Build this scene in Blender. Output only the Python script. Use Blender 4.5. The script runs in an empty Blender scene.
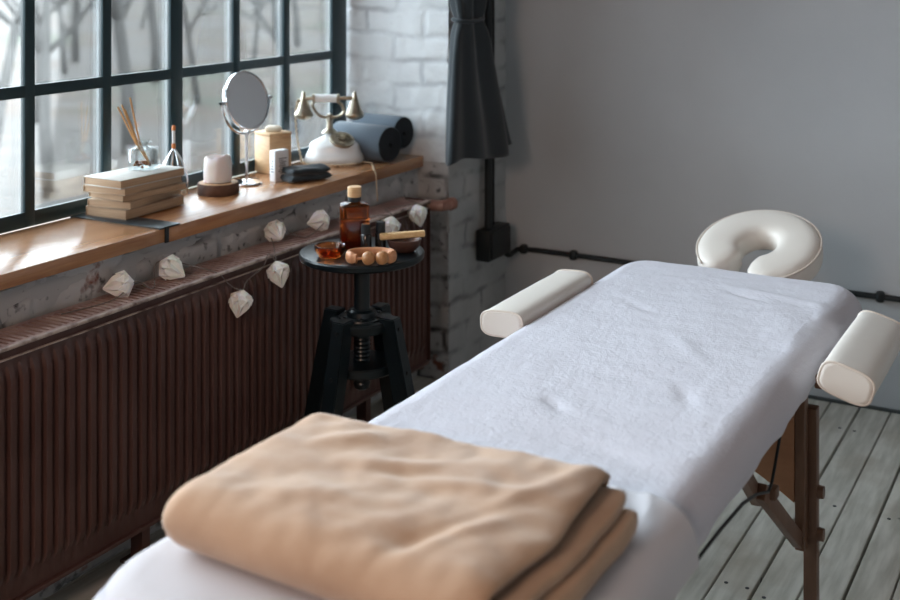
import bpy, bmesh, math, random
from mathutils import Vector, Matrix, noise
PI = math.pi
K = 0.82            # drawing units -> metres
random.seed(7)
C = bpy.context.scene.collection
V = Vector

# ------------------------------------------------------------------ materials
def mat(name, col, rough=0.5, metal=0.0, var=None, bump=None, bump2=None, trans=0.0, ior=1.45,
        coat=0.0, sheen=0.0, sss=0.0, stretch=None, spec=None):
    """var=(scale, colour2, lo, hi); bump=(scale, strength, distance)"""
    m = bpy.data.materials.new(name); m.use_nodes = True
    n = m.node_tree.nodes; l = m.node_tree.links
    p = n['Principled BSDF']
    p.inputs['Base Color'].default_value = (*col, 1)
    p.inputs['Roughness'].default_value = rough
    p.inputs['Metallic'].default_value = metal
    p.inputs['Transmission Weight'].default_value = trans
    p.inputs['IOR'].default_value = ior
    p.inputs['Coat Weight'].default_value = coat
    p.inputs['Sheen Weight'].default_value = sheen
    if spec is not None: p.inputs['Specular IOR Level'].default_value = spec
    if sss:
        p.inputs['Subsurface Weight'].default_value = sss
        p.inputs['Subsurface Radius'].default_value = (.02, .012, .008)
    tc = n.new('ShaderNodeTexCoord'); src = tc.outputs['Object']
    if stretch:
        mp = n.new('ShaderNodeMapping'); mp.inputs['Scale'].default_value = stretch
        l.new(src, mp.inputs['Vector']); src = mp.outputs['Vector']
    if var:
        t = n.new('ShaderNodeTexNoise'); t.inputs['Scale'].default_value = var[0]
        t.inputs['Detail'].default_value = 6; l.new(src, t.inputs['Vector'])
        r = n.new('ShaderNodeValToRGB')
        r.color_ramp.elements[0].position = var[2]; r.color_ramp.elements[1].position = var[3]
        r.color_ramp.elements[0].color = (*col, 1); r.color_ramp.elements[1].color = (*var[1], 1)
        l.new(t.outputs['Fac'], r.inputs['Fac']); l.new(r.outputs['Color'], p.inputs['Base Color'])
    prev = None
    for b in (bump, bump2):
        if not b: continue
        t = n.new('ShaderNodeTexNoise'); t.inputs['Scale'].default_value = b[0]
        t.inputs['Detail'].default_value = 3; l.new(src, t.inputs['Vector'])
        bn = n.new('ShaderNodeBump'); bn.inputs['Strength'].default_value = b[1]
        bn.inputs['Distance'].default_value = b[2]
        l.new(t.outputs['Fac'], bn.inputs['Height'])
        if prev: l.new(prev, bn.inputs['Normal'])
        prev = bn.outputs['Normal']
    if prev: l.new(prev, p.inputs['Normal'])
    return m

def glass_mat(name, tint=(1, 1, 1), refl=1.0):
    m = bpy.data.materials.new(name); m.use_nodes = True
    n = m.node_tree.nodes; l = m.node_tree.links; n.remove(n['Principled BSDF'])
    out = n['Material Output']
    tr = n.new('ShaderNodeBsdfTransparent'); tr.inputs['Color'].default_value = (*tint, 1)
    gl = n.new('ShaderNodeBsdfGlossy'); gl.inputs['Roughness'].default_value = .02
    fr = n.new('ShaderNodeFresnel'); fr.inputs['IOR'].default_value = 1.45
    ml = n.new('ShaderNodeMath'); ml.operation = 'MULTIPLY'; ml.inputs[1].default_value = refl
    mx = n.new('ShaderNodeMixShader')
    l.new(fr.outputs['Fac'], ml.inputs[0]); l.new(ml.outputs[0], mx.inputs['Fac'])
    l.new(tr.outputs[0], mx.inputs[1]); l.new(gl.outputs[0], mx.inputs[2])
    l.new(mx.outputs[0], out.inputs['Surface'])
    return m

def wood_mat(name, c1, c2, rough=.4, scale=(1, 1, 1), freq=9, coat=0.0, bump=.15):
    m = bpy.data.materials.new(name); m.use_nodes = True
    n = m.node_tree.nodes; l = m.node_tree.links; p = n['Principled BSDF']
    tc = n.new('ShaderNodeTexCoord'); mp = n.new('ShaderNodeMapping'); mp.inputs['Scale'].default_value = scale
    l.new(tc.outputs['Object'], mp.inputs['Vector'])
    t = n.new('ShaderNodeTexNoise'); t.inputs['Scale'].default_value = freq; t.inputs['Detail'].default_value = 7
    t.inputs['Roughness'].default_value = .6; t.inputs['Distortion'].default_value = .6
    l.new(mp.outputs[0], t.inputs['Vector'])
    r = n.new('ShaderNodeValToRGB')
    r.color_ramp.elements[0].position = .32; r.color_ramp.elements[1].position = .68
    r.color_ramp.elements[0].color = (*c1, 1); r.color_ramp.elements[1].color = (*c2, 1)
    l.new(t.outputs['Fac'], r.inputs['Fac']); l.new(r.outputs['Color'], p.inputs['Base Color'])
    p.inputs['Roughness'].default_value = rough; p.inputs['Coat Weight'].default_value = coat
    p.inputs['Coat Roughness'].default_value = .25
    b = n.new('ShaderNodeBump'); b.inputs['Strength'].default_value = bump; b.inputs['Distance'].default_value = .002
    l.new(t.outputs['Fac'], b.inputs['Height']); l.new(b.outputs['Normal'], p.inputs['Normal'])
    return m

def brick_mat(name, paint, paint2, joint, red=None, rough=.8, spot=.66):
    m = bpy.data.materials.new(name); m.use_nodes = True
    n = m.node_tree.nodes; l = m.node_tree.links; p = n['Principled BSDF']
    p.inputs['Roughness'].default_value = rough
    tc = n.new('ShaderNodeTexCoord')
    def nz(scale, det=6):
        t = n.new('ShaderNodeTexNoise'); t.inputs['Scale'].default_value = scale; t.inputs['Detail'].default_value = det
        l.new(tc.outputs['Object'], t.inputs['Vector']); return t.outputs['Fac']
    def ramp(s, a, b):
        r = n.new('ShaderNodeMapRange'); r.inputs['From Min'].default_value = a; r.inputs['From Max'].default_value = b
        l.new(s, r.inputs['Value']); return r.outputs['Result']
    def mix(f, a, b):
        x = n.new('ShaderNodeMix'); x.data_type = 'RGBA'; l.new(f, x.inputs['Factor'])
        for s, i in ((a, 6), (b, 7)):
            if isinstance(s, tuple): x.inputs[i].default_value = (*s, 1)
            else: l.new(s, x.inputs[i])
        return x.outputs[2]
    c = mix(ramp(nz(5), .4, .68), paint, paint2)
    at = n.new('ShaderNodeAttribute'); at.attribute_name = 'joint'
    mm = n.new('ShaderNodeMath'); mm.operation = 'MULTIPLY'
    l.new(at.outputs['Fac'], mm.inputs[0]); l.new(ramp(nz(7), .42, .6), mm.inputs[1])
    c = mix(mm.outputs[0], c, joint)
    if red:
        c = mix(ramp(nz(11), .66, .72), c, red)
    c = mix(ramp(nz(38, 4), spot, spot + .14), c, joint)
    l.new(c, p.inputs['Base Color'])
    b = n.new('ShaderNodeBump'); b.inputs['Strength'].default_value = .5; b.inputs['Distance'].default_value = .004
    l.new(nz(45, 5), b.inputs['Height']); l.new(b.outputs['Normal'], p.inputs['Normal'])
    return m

M = {}
M['plaster'] = mat('grey_plaster', (.46, .485, .51), .8, var=(1.6, (.53, .555, .58), .35, .7), bump=(14, .12, .01), bump2=(160, .15, .002))
M['room_wall'] = mat('room_wall_paint', (.55, .55, .55), .85, bump=(60, .1, .003))
M['ceiling'] = mat('ceiling_paint', (.68, .68, .68), .85, bump=(60, .1, .003))
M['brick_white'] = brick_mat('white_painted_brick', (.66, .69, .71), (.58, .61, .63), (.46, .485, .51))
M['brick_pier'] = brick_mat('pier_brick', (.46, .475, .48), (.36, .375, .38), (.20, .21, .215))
M['brick_grey'] = brick_mat('grey_painted_brick', (.50, .50, .50), (.33, .33, .33), (.06, .06, .062), red=(.17, .06, .04), spot=.58)
M['brick_plain'] = mat('outer_wall', (.4, .4, .4), .8, bump=(30, .2, .005))
M['frame'] = mat('window_teal_paint', (.008, .028, .036), .35, bump=(40, .1, .002))
M['glass'] = glass_mat('window_glass', (.97, .98, .98), .8)
M['sill'] = wood_mat('oiled_oak_sill', (.30, .125, .048), (.50, .245, .11), .26, (9, .9, 9), 5, coat=.6)
M['strip'] = mat('blackened_steel', (.012, .018, .022), .4, bump=(60, .1, .001))
M['radiator'] = mat('brown_enamel', (.078, .036, .030), .34, var=(6, (.112, .056, .047), .4, .75), bump=(60, .08, .001))
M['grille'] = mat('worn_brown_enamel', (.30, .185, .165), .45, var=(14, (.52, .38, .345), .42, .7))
M['edge'] = mat('worn_edge_highlight', (.48, .39, .35), .4, var=(30, (.10, .05, .04), .45, .7))  # worn enamel lip; the bright highlight along it is put into the colour
M['black'] = mat('black_lacquer', (.004, .009, .012), .3, bump=(90, .05, .001))
M['black_matte'] = mat('black_plastic', (.010, .014, .017), .45)
M['rubber'] = mat('black_cable', (.006, .010, .012), .5)
M['terry'] = mat('white_terry', (.60, .59, .65), .95, sheen=.15, bump=(420, .5, .002), bump2=(120, .38, .004), spec=.1)
M['cotton'] = mat('white_cotton', (.62, .60, .63), .9, sheen=.15, bump=(600, .2, .0012), spec=.1)
M['fleece'] = mat('beige_fleece', (.45, .285, .185), .95, var=(9, (.55, .365, .245), .35, .7), sheen=.35, bump=(700, .3, .0012), bump2=(90, .2, .003), spec=.1)
M['vinyl'] = mat('cream_vinyl', (.74, .69, .635), .42, bump=(220, .06, .0008))
M['vinyl_seam'] = mat('cream_piping', (.70, .62, .55), .4)
M['beech'] = wood_mat('brown_beech', (.11, .052, .030), (.16, .080, .046), .45, (3, 3, .6), 14)
M['ply'] = wood_mat('brown_plywood', (.30, .135, .065), (.38, .185, .092), .5, (1, 3, 3), 9)
M['paper'] = mat('folded_paper', (.95, .935, .90), .8, sss=.35, bump=(200, .05, .001))
M['wire'] = mat('grey_wire', (.20, .17, .155), .5)
M['amber'] = mat('amber_glass', (.78, .20, .035), .05, trans=1.0, ior=1.45)
M['amber_liquid'] = mat('dark_oil', (.20, .045, .014), .15, trans=.45)
M['dark_glass'] = mat('dark_vial_glass', (.012, .010, .010), .12)
M['bamboo'] = wood_mat('pale_bamboo', (.50, .30, .15), (.62, .40, .22), .5, (1, 1, 8), 20)
M['cap'] = wood_mat('beech_cap', (.60, .36, .17), (.72, .47, .25), .5, (1, 1, 7), 25)
M['olive'] = wood_mat('orange_beech', (.46, .19, .085), (.60, .29, .14), .45, (6, 1, 6), 12)
M['ball'] = wood_mat('brown_ball', (.36, .16, .06), (.48, .24, .10), .35, (5, 5, 1), 20)
M['darkwood'] = mat('dark_bowl_wood', (.06, .024, .018), .35, var=(20, (.09, .04, .028), .4, .7))
M['palo'] = wood_mat('pale_stick', (.62, .38, .16), (.75, .52, .27), .6, (1, 9, 9), 12)
M['chrome'] = mat('chrome', (.75, .76, .78), .12, 1.0)
M['mirror'] = mat('mirror_silver', (.80, .82, .84), .01, 1.0)
M['wax'] = mat('white_wax', (.80, .74, .73), .6, sss=.3, bump=(40, .2, .004))
M['bark'] = mat('bark', (.06, .032, .024), .85, var=(18, (.17, .095, .065), .4, .7), bump=(40, .8, .006))
M['cutwood'] = wood_mat('cut_wood', (.42, .24, .13), (.52, .32, .18), .6, (3, 3, 1), 10)
M['porcelain'] = mat('white_porcelain', (.74, .75, .76), .18)
M['brass'] = mat('aged_brass', (.30, .26, .20), .3, 1.0, var=(40, (.46, .41, .33), .4, .7))
M['cord'] = mat('beige_cord', (.50, .38, .26), .8)
M['mat_grey'] = mat('grey_blue_felt', (.075, .10, .128), .95, bump=(300, .3, .002), sheen=.2)
M['mat_dark'] = mat('dark_felt', (.018, .024, .030), .95, bump=(300, .3, .002))
M['dark_cloth'] = mat('dark_cloth', (.020, .030, .038), .95, bump=(400, .3, .002), sheen=.2)
M['curtain'] = mat('charcoal_curtain', (.015, .023, .029), .85, bump=(300, .2, .002), sheen=.25)
M['copper'] = mat('painted_pipe', (.24, .115, .085), .4, var=(25, (.34, .19, .15), .45, .7))
M['page'] = mat('book_pages', (.46, .33, .22), .9, stretch=(1, 1, 60), var=(9, (.36, .25, .16), .4, .7))
M['reed'] = mat('reed', (.60, .33, .13), .7)
M['clear'] = glass_mat('clear_glass', (.92, .94, .94), .55)
M['petals'] = mat('dried_petals', (.16, .05, .03), .9, var=(60, (.4, .18, .06), .4, .7))
M['orange'] = mat('orange_wood', (.50, .16, .04), .4)
M['label_white'] = mat('white_label', (.72, .73, .75), .6)
M['ink'] = mat('grey_ink', (.06, .07, .09), .7)
M['trunk'] = mat('tree_bark', (.066, .063, .060), .95, var=(4, (.088, .084, .080), .4, .7), spec=.1)

def book_cover(name, c): return mat(name, c, .7, var=(25, tuple(v * .85 for v in c), .45, .7), bump=(200, .1, .001))

# ------------------------------------------------------------------ mesh builder
class MB:
    def __init__(s): s.bm = bmesh.new()
    def _add(s, vs, fs):
        bv = [s.bm.verts.new(v) for v in vs]
        for f in fs:
            try: s.bm.faces.new([bv[i] for i in f])
            except ValueError: pass
        return bv
    def box(s, c, d, rot=None, bevel=0.0, taper=None):
        x, y, z = d[0] / 2, d[1] / 2, d[2] / 2
        b = bmesh.new()
        bmesh.ops.create_cube(b, size=1)
        for v in b.verts:
            v.co = V((v.co.x * d[0], v.co.y * d[1], v.co.z * d[2]))
            if taper and v.co.z > 0: v.co.x *= taper; v.co.y *= taper
        if bevel:
            bmesh.ops.bevel(b, geom=b.edges[:], offset=bevel, segments=2, affect='EDGES', profile=.5)
        if rot is not None: bmesh.ops.transform(b, matrix=rot.to_4x4(), verts=b.verts)
        bmesh.ops.translate(b, verts=b.verts, vec=V(c))
        s._merge(b); return s
    def _merge(s, b):
        b.verts.ensure_lookup_table()
        vs = [v.co.copy() for v in b.verts]
        b.verts.index_update()
        fs = [[v.index for v in f.verts] for f in b.faces]
        s._add(vs, fs); b.free()
    def beam(s, a, b, w, h, up=(0, 0, 1), bevel=.003):
        a, b = V(a), V(b); d = b - a; L = d.length; d.normalize()
        x = d.cross(V(up))
        if x.length < 1e-4: x = d.cross(V((1, 0, 0)))
        x.normalize(); y = x.cross(d)
        R = Matrix((x, d, y)).transposed()
        return s.box((a + b) / 2, (w, L, h), R, bevel)
    def rings(s, rings, close=True, cap0=True, cap1=True):
        n = len(rings[0]); base = []
        for r in rings: base.append([s.bm.verts.new(p) for p in r])
        for i in range(len(rings) - 1):
            for j in range(n if close else n - 1):
                k = (j + 1) % n
                try: s.bm.faces.new((base[i][j], base[i][k], base[i + 1][k], base[i + 1][j]))
                except ValueError: pass
        if close and cap0: s.bm.faces.new(base[0][::-1])
        if close and cap1: s.bm.faces.new(base[-1])
        return base
    def tube(s, pts, r, n=10, caps=True):
        pts = [V(p) for p in pts]; N = len(pts)
        rr = r if isinstance(r, (list, tuple)) else [r] * N
        t0 = (pts[1] - pts[0]).normalized()
        up = V((0, 0, 1)) if abs(t0.z) < .9 else V((1, 0, 0))
        x = t0.cross(up).normalized(); R = []
        for i in range(N):
            t = (pts[min(i + 1, N - 1)] - pts[max(i - 1, 0)]).normalized()
            x = (x - t * x.dot(t)).normalized(); y = t.cross(x)
            R.append([pts[i] + (x * math.cos(2 * PI * j / n) + y * math.sin(2 * PI * j / n)) * rr[i] for j in range(n)])
        s.rings(R, True, caps, caps); return s
    def lathe(s, prof, c=(0, 0, 0), n=32, R=None, sx=1, sy=1):
        c = V(c); out = []
        for r, z in prof:
            ring = []
            for j in range(n):
                a = 2 * PI * j / n; p = V((r * sx * math.cos(a), r * sy * math.sin(a), z))
                if R is not None: p = R @ p
                ring.append(p + c)
            out.append(ring)
        s.rings(out); return s
    def sphere(s, c, r, n=20, sc=(1, 1, 1)):
        prof = [(max(1e-4, r * math.sin(PI * i / n)), -r * math.cos(PI * i / n)) for i in range(n + 1)]
        out = []
        for q, z in prof:
            out.append([V((c[0] + q * sc[0] * math.cos(2 * PI * j / n), c[1] + q * sc[1] * math.sin(2 * PI * j / n), c[2] + z * sc[2])) for j in range(n)])
        s.rings(out); return s
    def surf(s, fn, nu, nv, closeu=False):
        R = [[V(fn(i / (nu if closeu else nu - 1), j / (nv - 1))) for i in range(nu)] for j in range(nv)]
        s.rings(R, closeu, False, False); return s
    def weld(s, d=1e-4):
        bmesh.ops.remove_doubles(s.bm, verts=s.bm.verts, dist=d); return s
    def build(s, name, m, parent=None, loc=(0, 0, 0), rot=0.0, smooth=35, thick=0.0, sub=0):
        for v in s.bm.verts: v.co *= K
        bmesh.ops.recalc_face_normals(s.bm, faces=s.bm.faces)
        me = bpy.data.meshes.new(name); s.bm.to_mesh(me); s.bm.free()
        if m: me.materials.append(M[m] if isinstance(m, str) else m)
        if smooth:
            for p in me.polygons: p.use_smooth = True
            if smooth < 180: me.set_sharp_from_angle(angle=math.radians(smooth))
        o = bpy.data.objects.new(name, me); C.objects.link(o)
        o.location = V(loc) * K; o.rotation_euler = (0, 0, rot)
        if parent: o.parent = parent
        if thick:
            md = o.modifiers.new('t', 'SOLIDIFY'); md.thickness = thick * K; md.offset = -1
        if sub:
            md = o.modifiers.new('s', 'SUBSURF'); md.levels = sub; md.render_levels = sub
        return o

def tag(o, label=None, cat=None, group=None, kind=None):
    if label: o['label'] = label
    if cat: o['category'] = cat
    if group: o['group'] = group
    if kind: o['kind'] = kind
    return o
def thing(name, label, cat, loc=(0, 0, 0), rot=0.0, group=None):
    o = bpy.data.objects.new(name, None); C.objects.link(o); o.empty_display_size = .05
    o.location = V(loc) * K; o.rotation_euler = (0, 0, rot)
    return tag(o, label, cat, group)
def struct(o): o['kind'] = 'structure'; return o
def fb(p, s=1.0): return noise.noise(V(p) * s)
def smooth01(a, b, x):
    t = max(0., min(1., (x - a) / (b - a))); return t * t * (3 - 2 * t)
def catmull(pts, n=8):
    P = [V(p) for p in pts]; P = [2 * P[0] - P[1]] + P + [2 * P[-1] - P[-2]]; out = []
    for i in range(1, len(P) - 2):
        for k in range(n):
            t = k / n; a, b, c, d = P[i - 1:i + 3]
            out.append(.5 * ((2 * b) + (c - a) * t + (2 * a - 5 * b + 4 * c - d) * t * t + (3 * b - a - 3 * c + d) * t ** 3))
    return out + [P[-2]]

# ------------------------------------------------------------------ setting
XR, YF, ZC = 2.4, -2.2, 3.3         # right wall, wall behind the camera, ceiling
YB, XW = 4.57, -2.71                # back wall, window plane
# floor: planks running away along y
w = .1045
b = MB(); x = -.815 - 18 * w; i = 0
b.box(((XW + XR) / 2, (YF + YB) / 2, -.06), (XR - XW, YB - YF, .06))
ob = b.build('floor', mat('dark_gap', (.012, .016, .016), .9), smooth=0)
fm = mat('washed_planks', (.33, .32, .285), .62, stretch=(1, 1, 1))
n = fm.node_tree.nodes; l = fm.node_tree.links; p = n['Principled BSDF']
tc = n.new('ShaderNodeTexCoord'); mp = n.new('ShaderNodeMapping'); mp.inputs['Scale'].default_value = (7, .8, 1)
l.new(tc.outputs['Object'], mp.inputs[0])
t1 = n.new('ShaderNodeTexNoise'); t1.inputs['Scale'].default_value = 6; t1.inputs['Detail'].default_value = 8; l.new(mp.outputs[0], t1.inputs[0])
t2 = n.new('ShaderNodeTexNoise'); t2.inputs['Scale'].default_value = 5; t2.inputs['Detail'].default_value = 5; l.new(tc.outputs['Object'], t2.inputs[0])
r1 = n.new('ShaderNodeValToRGB'); r1.color_ramp.elements[0].position = .34; r1.color_ramp.elements[1].position = .62
r1.color_ramp.elements[0].color = (.43, .415, .36, 1); r1.color_ramp.elements[1].color = (.64, .62, .56, 1); l.new(t1.outputs[0], r1.inputs[0])
r2 = n.new('ShaderNodeMapRange'); r2.inputs[1].default_value = .52; r2.inputs[2].default_value = .75; l.new(t2.outputs[0], r2.inputs[0])
mx = n.new('ShaderNodeMix'); mx.data_type = 'RGBA'; mx.inputs[7].default_value = (.38, .33, .26, 1)
ml = n.new('ShaderNodeMath'); ml.operation = 'MULTIPLY'; ml.inputs[1].default_value = .8
l.new(r2.outputs[0], ml.inputs[0]); l.new(ml.outputs[0], mx.inputs[0]); l.new(r1.outputs[0], mx.inputs[6])
at = n.new('ShaderNodeAttribute'); at.attribute_name = 'tone'
hs = n.new('ShaderNodeHueSaturation'); l.new(at.outputs['Fac'], hs.inputs['Value']); l.new(mx.outputs[2], hs.inputs['Color'])
vo = n.new('ShaderNodeTexVoronoi'); vo.inputs['Scale'].default_value = 6.5; l.new(tc.outputs['Object'], vo.inputs['Vector'])
rk = n.new('ShaderNodeMapRange'); rk.inputs[1].default_value = .045; rk.inputs[2].default_value = .075; rk.inputs[3].default_value = 1; rk.inputs[4].default_value = 0
l.new(vo.outputs['Distance'], rk.inputs[0])
mk = n.new('ShaderNodeMix'); mk.data_type = 'RGBA'; mk.inputs[7].default_value = (.09, .085, .075, 1)
l.new(rk.outputs[0], mk.inputs[0]); l.new(hs.outputs[0], mk.inputs[6]); l.new(mk.outputs[2], p.inputs['Base Color'])
bn = n.new('ShaderNodeBump'); bn.inputs['Strength'].default_value = .25; bn.inputs['Distance'].default_value = .003
l.new(t1.outputs[0], bn.inputs['Height']); l.new(bn.outputs[0], p.inputs['Normal'])
b = MB(); tones = []
rnd = random.Random(3)
while x < XR:
    g = rnd.choice([.003, .004, .006, .005, .003]) if i not in (17, 19) else .008
    x1 = min(x + w - g, XR)
    nb = len(b.bm.verts)
    b.box(((x + x1) / 2, (YF + YB) / 2, -.015), (x1 - x, YB - YF - .01, .03), bevel=.003)
    tv = rnd.uniform(.88, 1.08); tones += [tv] * (len(b.bm.verts) - nb)
    x += w; i += 1
pl = b.build('floor_boards', fm, ob, smooth=0)
a = pl.data.attributes.new('tone', 'FLOAT', 'POINT'); a.data.foreach_set('value', tones)
struct(ob)
# dark nail heads of the boards are part of the boards' pattern
b = MB(); rnd = random.Random(11)
for i in range(-14, 30):
    xx = -.815 + i * w
    for yy in (1.1, 1.75, 2.36, 2.52, 3.1, 3.72, 4.3):
        for dx in (.025, .078):
            if rnd.random() < .55:
                b.lathe([(.0055, -.001), (.0055, .0012), (.001, .0012)], (xx + dx + rnd.uniform(-.006, .006), yy + rnd.uniform(-.03, .03), 0), 8)
b.build('nail_head', 'strip', ob)['kind'] = 'stuff'

struct(MB().box(((XW - .06 + XR) / 2 + .1, YB + .1, ZC / 2), (XR - XW + .26, .2, ZC + .2)).build('wall_back', 'plaster', smooth=0))
struct(MB().box((XR + .1, (YF + YB) / 2, ZC / 2), (.2, YB - YF, ZC + .2)).build('wall_right', 'room_wall', smooth=0))
struct(MB().box(((XW - .06 + XR) / 2 + .1, YF - .1, ZC / 2), (XR - XW + .26, .2, ZC + .2)).build('wall_front', 'room_wall', smooth=0))
struct(MB().box(((XW - .06 + XR) / 2 + .1, (YF + YB) / 2, ZC + .15), (XR - XW + .26, YB - YF + .4, .1)).build('ceiling', 'ceiling', smooth=0))

def brick_surface(name, m, o, ua, va, na, W, H, res, amp, course=.098, bl=.27, parent=None, seed=0, keep=None):
    """relief of painted bricks on a plane: o origin, ua/va in-plane axes, na outward normal"""
    o, ua, va, na = V(o), V(ua), V(va), V(na); nu = int(W / res) + 2; nv = int(H / res) + 2
    b = MB(); J = []; rows = []
    for j in range(nv):
        row = []
        for i in range(nu):
            u = W * i / (nu - 1); v = H * j / (nv - 1)
            q = o + ua * u + va * v
            wob = .014 * fb(q, 7) + .006 * fb(q, 23)
            vv = (v + wob) / course; c = math.floor(vv); fv = (vv - c) * course
            uu = (u + wob + (c % 2) * bl * .5 + .03 * fb((c, seed, 0), 3.3)) / bl; cu = math.floor(uu); fu = (uu - cu) * bl
            d = min(fv, course - fv, fu, bl - fu)
            jn = 1 - smooth01(.004, .016, d)
            h = -amp * jn * (.35 + .65 * smooth01(-.25, .3, fb(q, 4))) + .5 * amp * noise.noise(V((c * 3.1, cu * 5.7, seed))) + .7 * amp * fb(q, 9) + .55 * amp * fb(q, 24) + .2 * amp * fb(q, 60)
            if i in (0, nu - 1) and keep: h = min(h, 0) * .3
            row.append(q + na * h); J.append(jn)
        rows.append(row)
    b.rings(rows, False)
    ob = b.build(name, m, parent, smooth=180)
    at = ob.data.attributes.new('joint', 'FLOAT', 'POINT'); at.data.foreach_set('value', J)
    return ob

WIN0, WIN1 = .58, 4.06
wl = MB()
wl.box((-2.57, (YF + 4.07) / 2, .395), (.36, 4.07 - YF, .83))                  # parapet below sill, face at -2.39
wl.box((-2.57, (YF + WIN0 - .02) / 2, (.8 + ZC) / 2 + .01), (.36, WIN0 - .02 - YF, ZC - .8))   # wall towards the camera
wl.box((-2.62, (WIN0 + 4.07) / 2, (2.66 + ZC) / 2 + .05), (.3, 4.07 - WIN0, ZC - 2.66 + .1))
wlo = struct(wl.build('wall_left', 'brick_plain', smooth=0))
brick_surface('brick_face', 'brick_grey', (-2.385, .6, .0), (0, 1, 0), (0, 0, 1), (1, 0, 0), 3.47, .835, .0105, .014, parent=wlo, seed=2)
wp = struct(MB().box((-2.51, 4.34, ZC / 2), (.49, .5, ZC + .1)).build('wall_pier', 'brick_plain', smooth=0))
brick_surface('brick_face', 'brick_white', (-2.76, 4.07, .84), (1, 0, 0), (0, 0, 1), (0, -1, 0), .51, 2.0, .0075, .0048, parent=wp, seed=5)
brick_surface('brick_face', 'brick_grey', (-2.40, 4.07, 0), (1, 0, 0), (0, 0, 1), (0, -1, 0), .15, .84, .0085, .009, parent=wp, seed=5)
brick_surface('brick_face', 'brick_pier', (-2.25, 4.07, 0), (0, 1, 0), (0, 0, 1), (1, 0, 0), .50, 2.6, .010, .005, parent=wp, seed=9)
struct(MB().box((.08, YB - .006, .006), (4.6, .010, .012), bevel=.002).build('baseboard_back', mat('grey_skirting', (.07, .08, .08), .6), smooth=0))

# window
wn = struct(bpy.data.objects.new('window_1', None)); C.objects.link(wn)
ZS = .862
def prof_bar(b, c, d, inner=.010):
    """steel T section: wide room-side flange and a thinner web behind holding the glass"""
    x, y, z = c
    b.box((XW - .006, y, z), (.012 if d[0] < d[1] else .0105, d[0], d[1]), bevel=.002)
    if d[0] < d[1]: webs.box((XW - .018, y, z), (.012, d[0] * .72, d[1]))
    else: webs.box((XW - .018, y, z), (.0115, d[0], d[1] * .6))
webs = MB(); b = MB()
bars = [3.057 - .307 * k for k in range(1, 9)]
zt = 2.62
prof_bar(b, (0, (WIN0 + WIN1) / 2, .883), (WIN1 - WIN0, .044))
prof_bar(b, (0, (WIN0 + WIN1) / 2, zt), (WIN1 - WIN0, .06))
prof_bar(b, (0, 4.008, (ZS + zt) / 2), (.10, zt - ZS))
prof_bar(b, (0, WIN0 + .03, (ZS + zt) / 2), (.06, zt - ZS))
b.build('window_frame', 'frame', wn, smooth=30)
b = MB()
for yc in (3.367, 3.660, 2.744, 2.443, 1.829, 1.522, .908): prof_bar(b, (0, yc, (ZS + zt) / 2), (.036, zt - ZS))
for yc in (3.057, 2.136, 1.215): prof_bar(b, (0, yc, (ZS + zt) / 2), (.058, zt - ZS))
for zc in (1.247, 1.705, 2.163): prof_bar(b, (0, (WIN0 + WIN1) / 2, zc), (WIN1 - WIN0, .034))
b.build('glazing_bar', 'frame', wn, smooth=30)
webs.build('lit_web', mat('lit_web_grey', (.13, .145, .15), .5), wn, smooth=30)  # web painted paler than the frame for light caught on the bar sides
MB().box((XW - .026, (WIN0 + WIN1) / 2, (.88 + zt) / 2), (.006, WIN1 - WIN0, zt - .88)).build('pane', 'glass', wn, smooth=0)
b = MB(); b.box((-2.53, (WIN0 - .02 + 2.612) / 2, ZS - .02), (.345, 2.612 - WIN0 + .02, .04), bevel=.004)
b.build('window_sill', 'sill', wn)
b = MB(); b.box((-2.53, (2.618 + 4.066) / 2, ZS - .022), (.345, 4.066 - 2.618, .044), bevel=.004)
b.build('window_sill', 'sill', wn)
b = MB(); b.box((-2.53, 2.63, ZS + .0015), (.347, .085, .005), bevel=.001); b.box((-2.3555, 2.615, ZS - .018), (.004, .014, .046))
b.build('sill_strip', 'strip', wn)

# outside
gm = mat('yard_ground', (.04, .04, .04), .95, spec=.1)
n = gm.node_tree.nodes; l = gm.node_tree.links; p = n['Principled BSDF']
tc = n.new('ShaderNodeTexCoord')
t1 = n.new('ShaderNodeTexNoise'); t1.inputs['Scale'].default_value = .13; t1.inputs['Detail'].default_value = 5; l.new(tc.outputs['Object'], t1.inputs[0])
t2 = n.new('ShaderNodeTexNoise'); t2.inputs['Scale'].default_value = .8; t2.inputs['Detail'].default_value = 5; l.new(tc.outputs['Object'], t2.inputs[0])
r1 = n.new('ShaderNodeValToRGB'); e = r1.color_ramp.elements
e[0].position = .36; e[0].color = (.068, .070, .056, 1); e[1].position = .62; e[1].color = (.092, .085, .079, 1)
x_ = e.new(.45); x_.color = (.084, .068, .058, 1)
x_ = e.new(.52); x_.color = (.090, .083, .077, 1)
l.new(t1.outputs[0], r1.inputs[0])
mx = n.new('ShaderNodeMix'); mx.data_type = 'RGBA'; mx.blend_type = 'MULTIPLY'; mx.inputs[0].default_value = .6
r2 = n.new('ShaderNodeMapRange'); r2.inputs[1].default_value = .3; r2.inputs[2].default_value = .7; r2.inputs[3].default_value = .75; r2.inputs[4].default_value = 1.15
l.new(t2.outputs[0], r2.inputs[0]); l.new(r1.outputs[0], mx.inputs[6]); l.new(r2.outputs[0], mx.inputs[7]); l.new(mx.outputs[2], p.inputs['Base Color'])
ZG = -3.2
g = struct(MB().box((-110, 60, ZG - .2), (210, 320, .4)).build('ground', gm, smooth=0))
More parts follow.
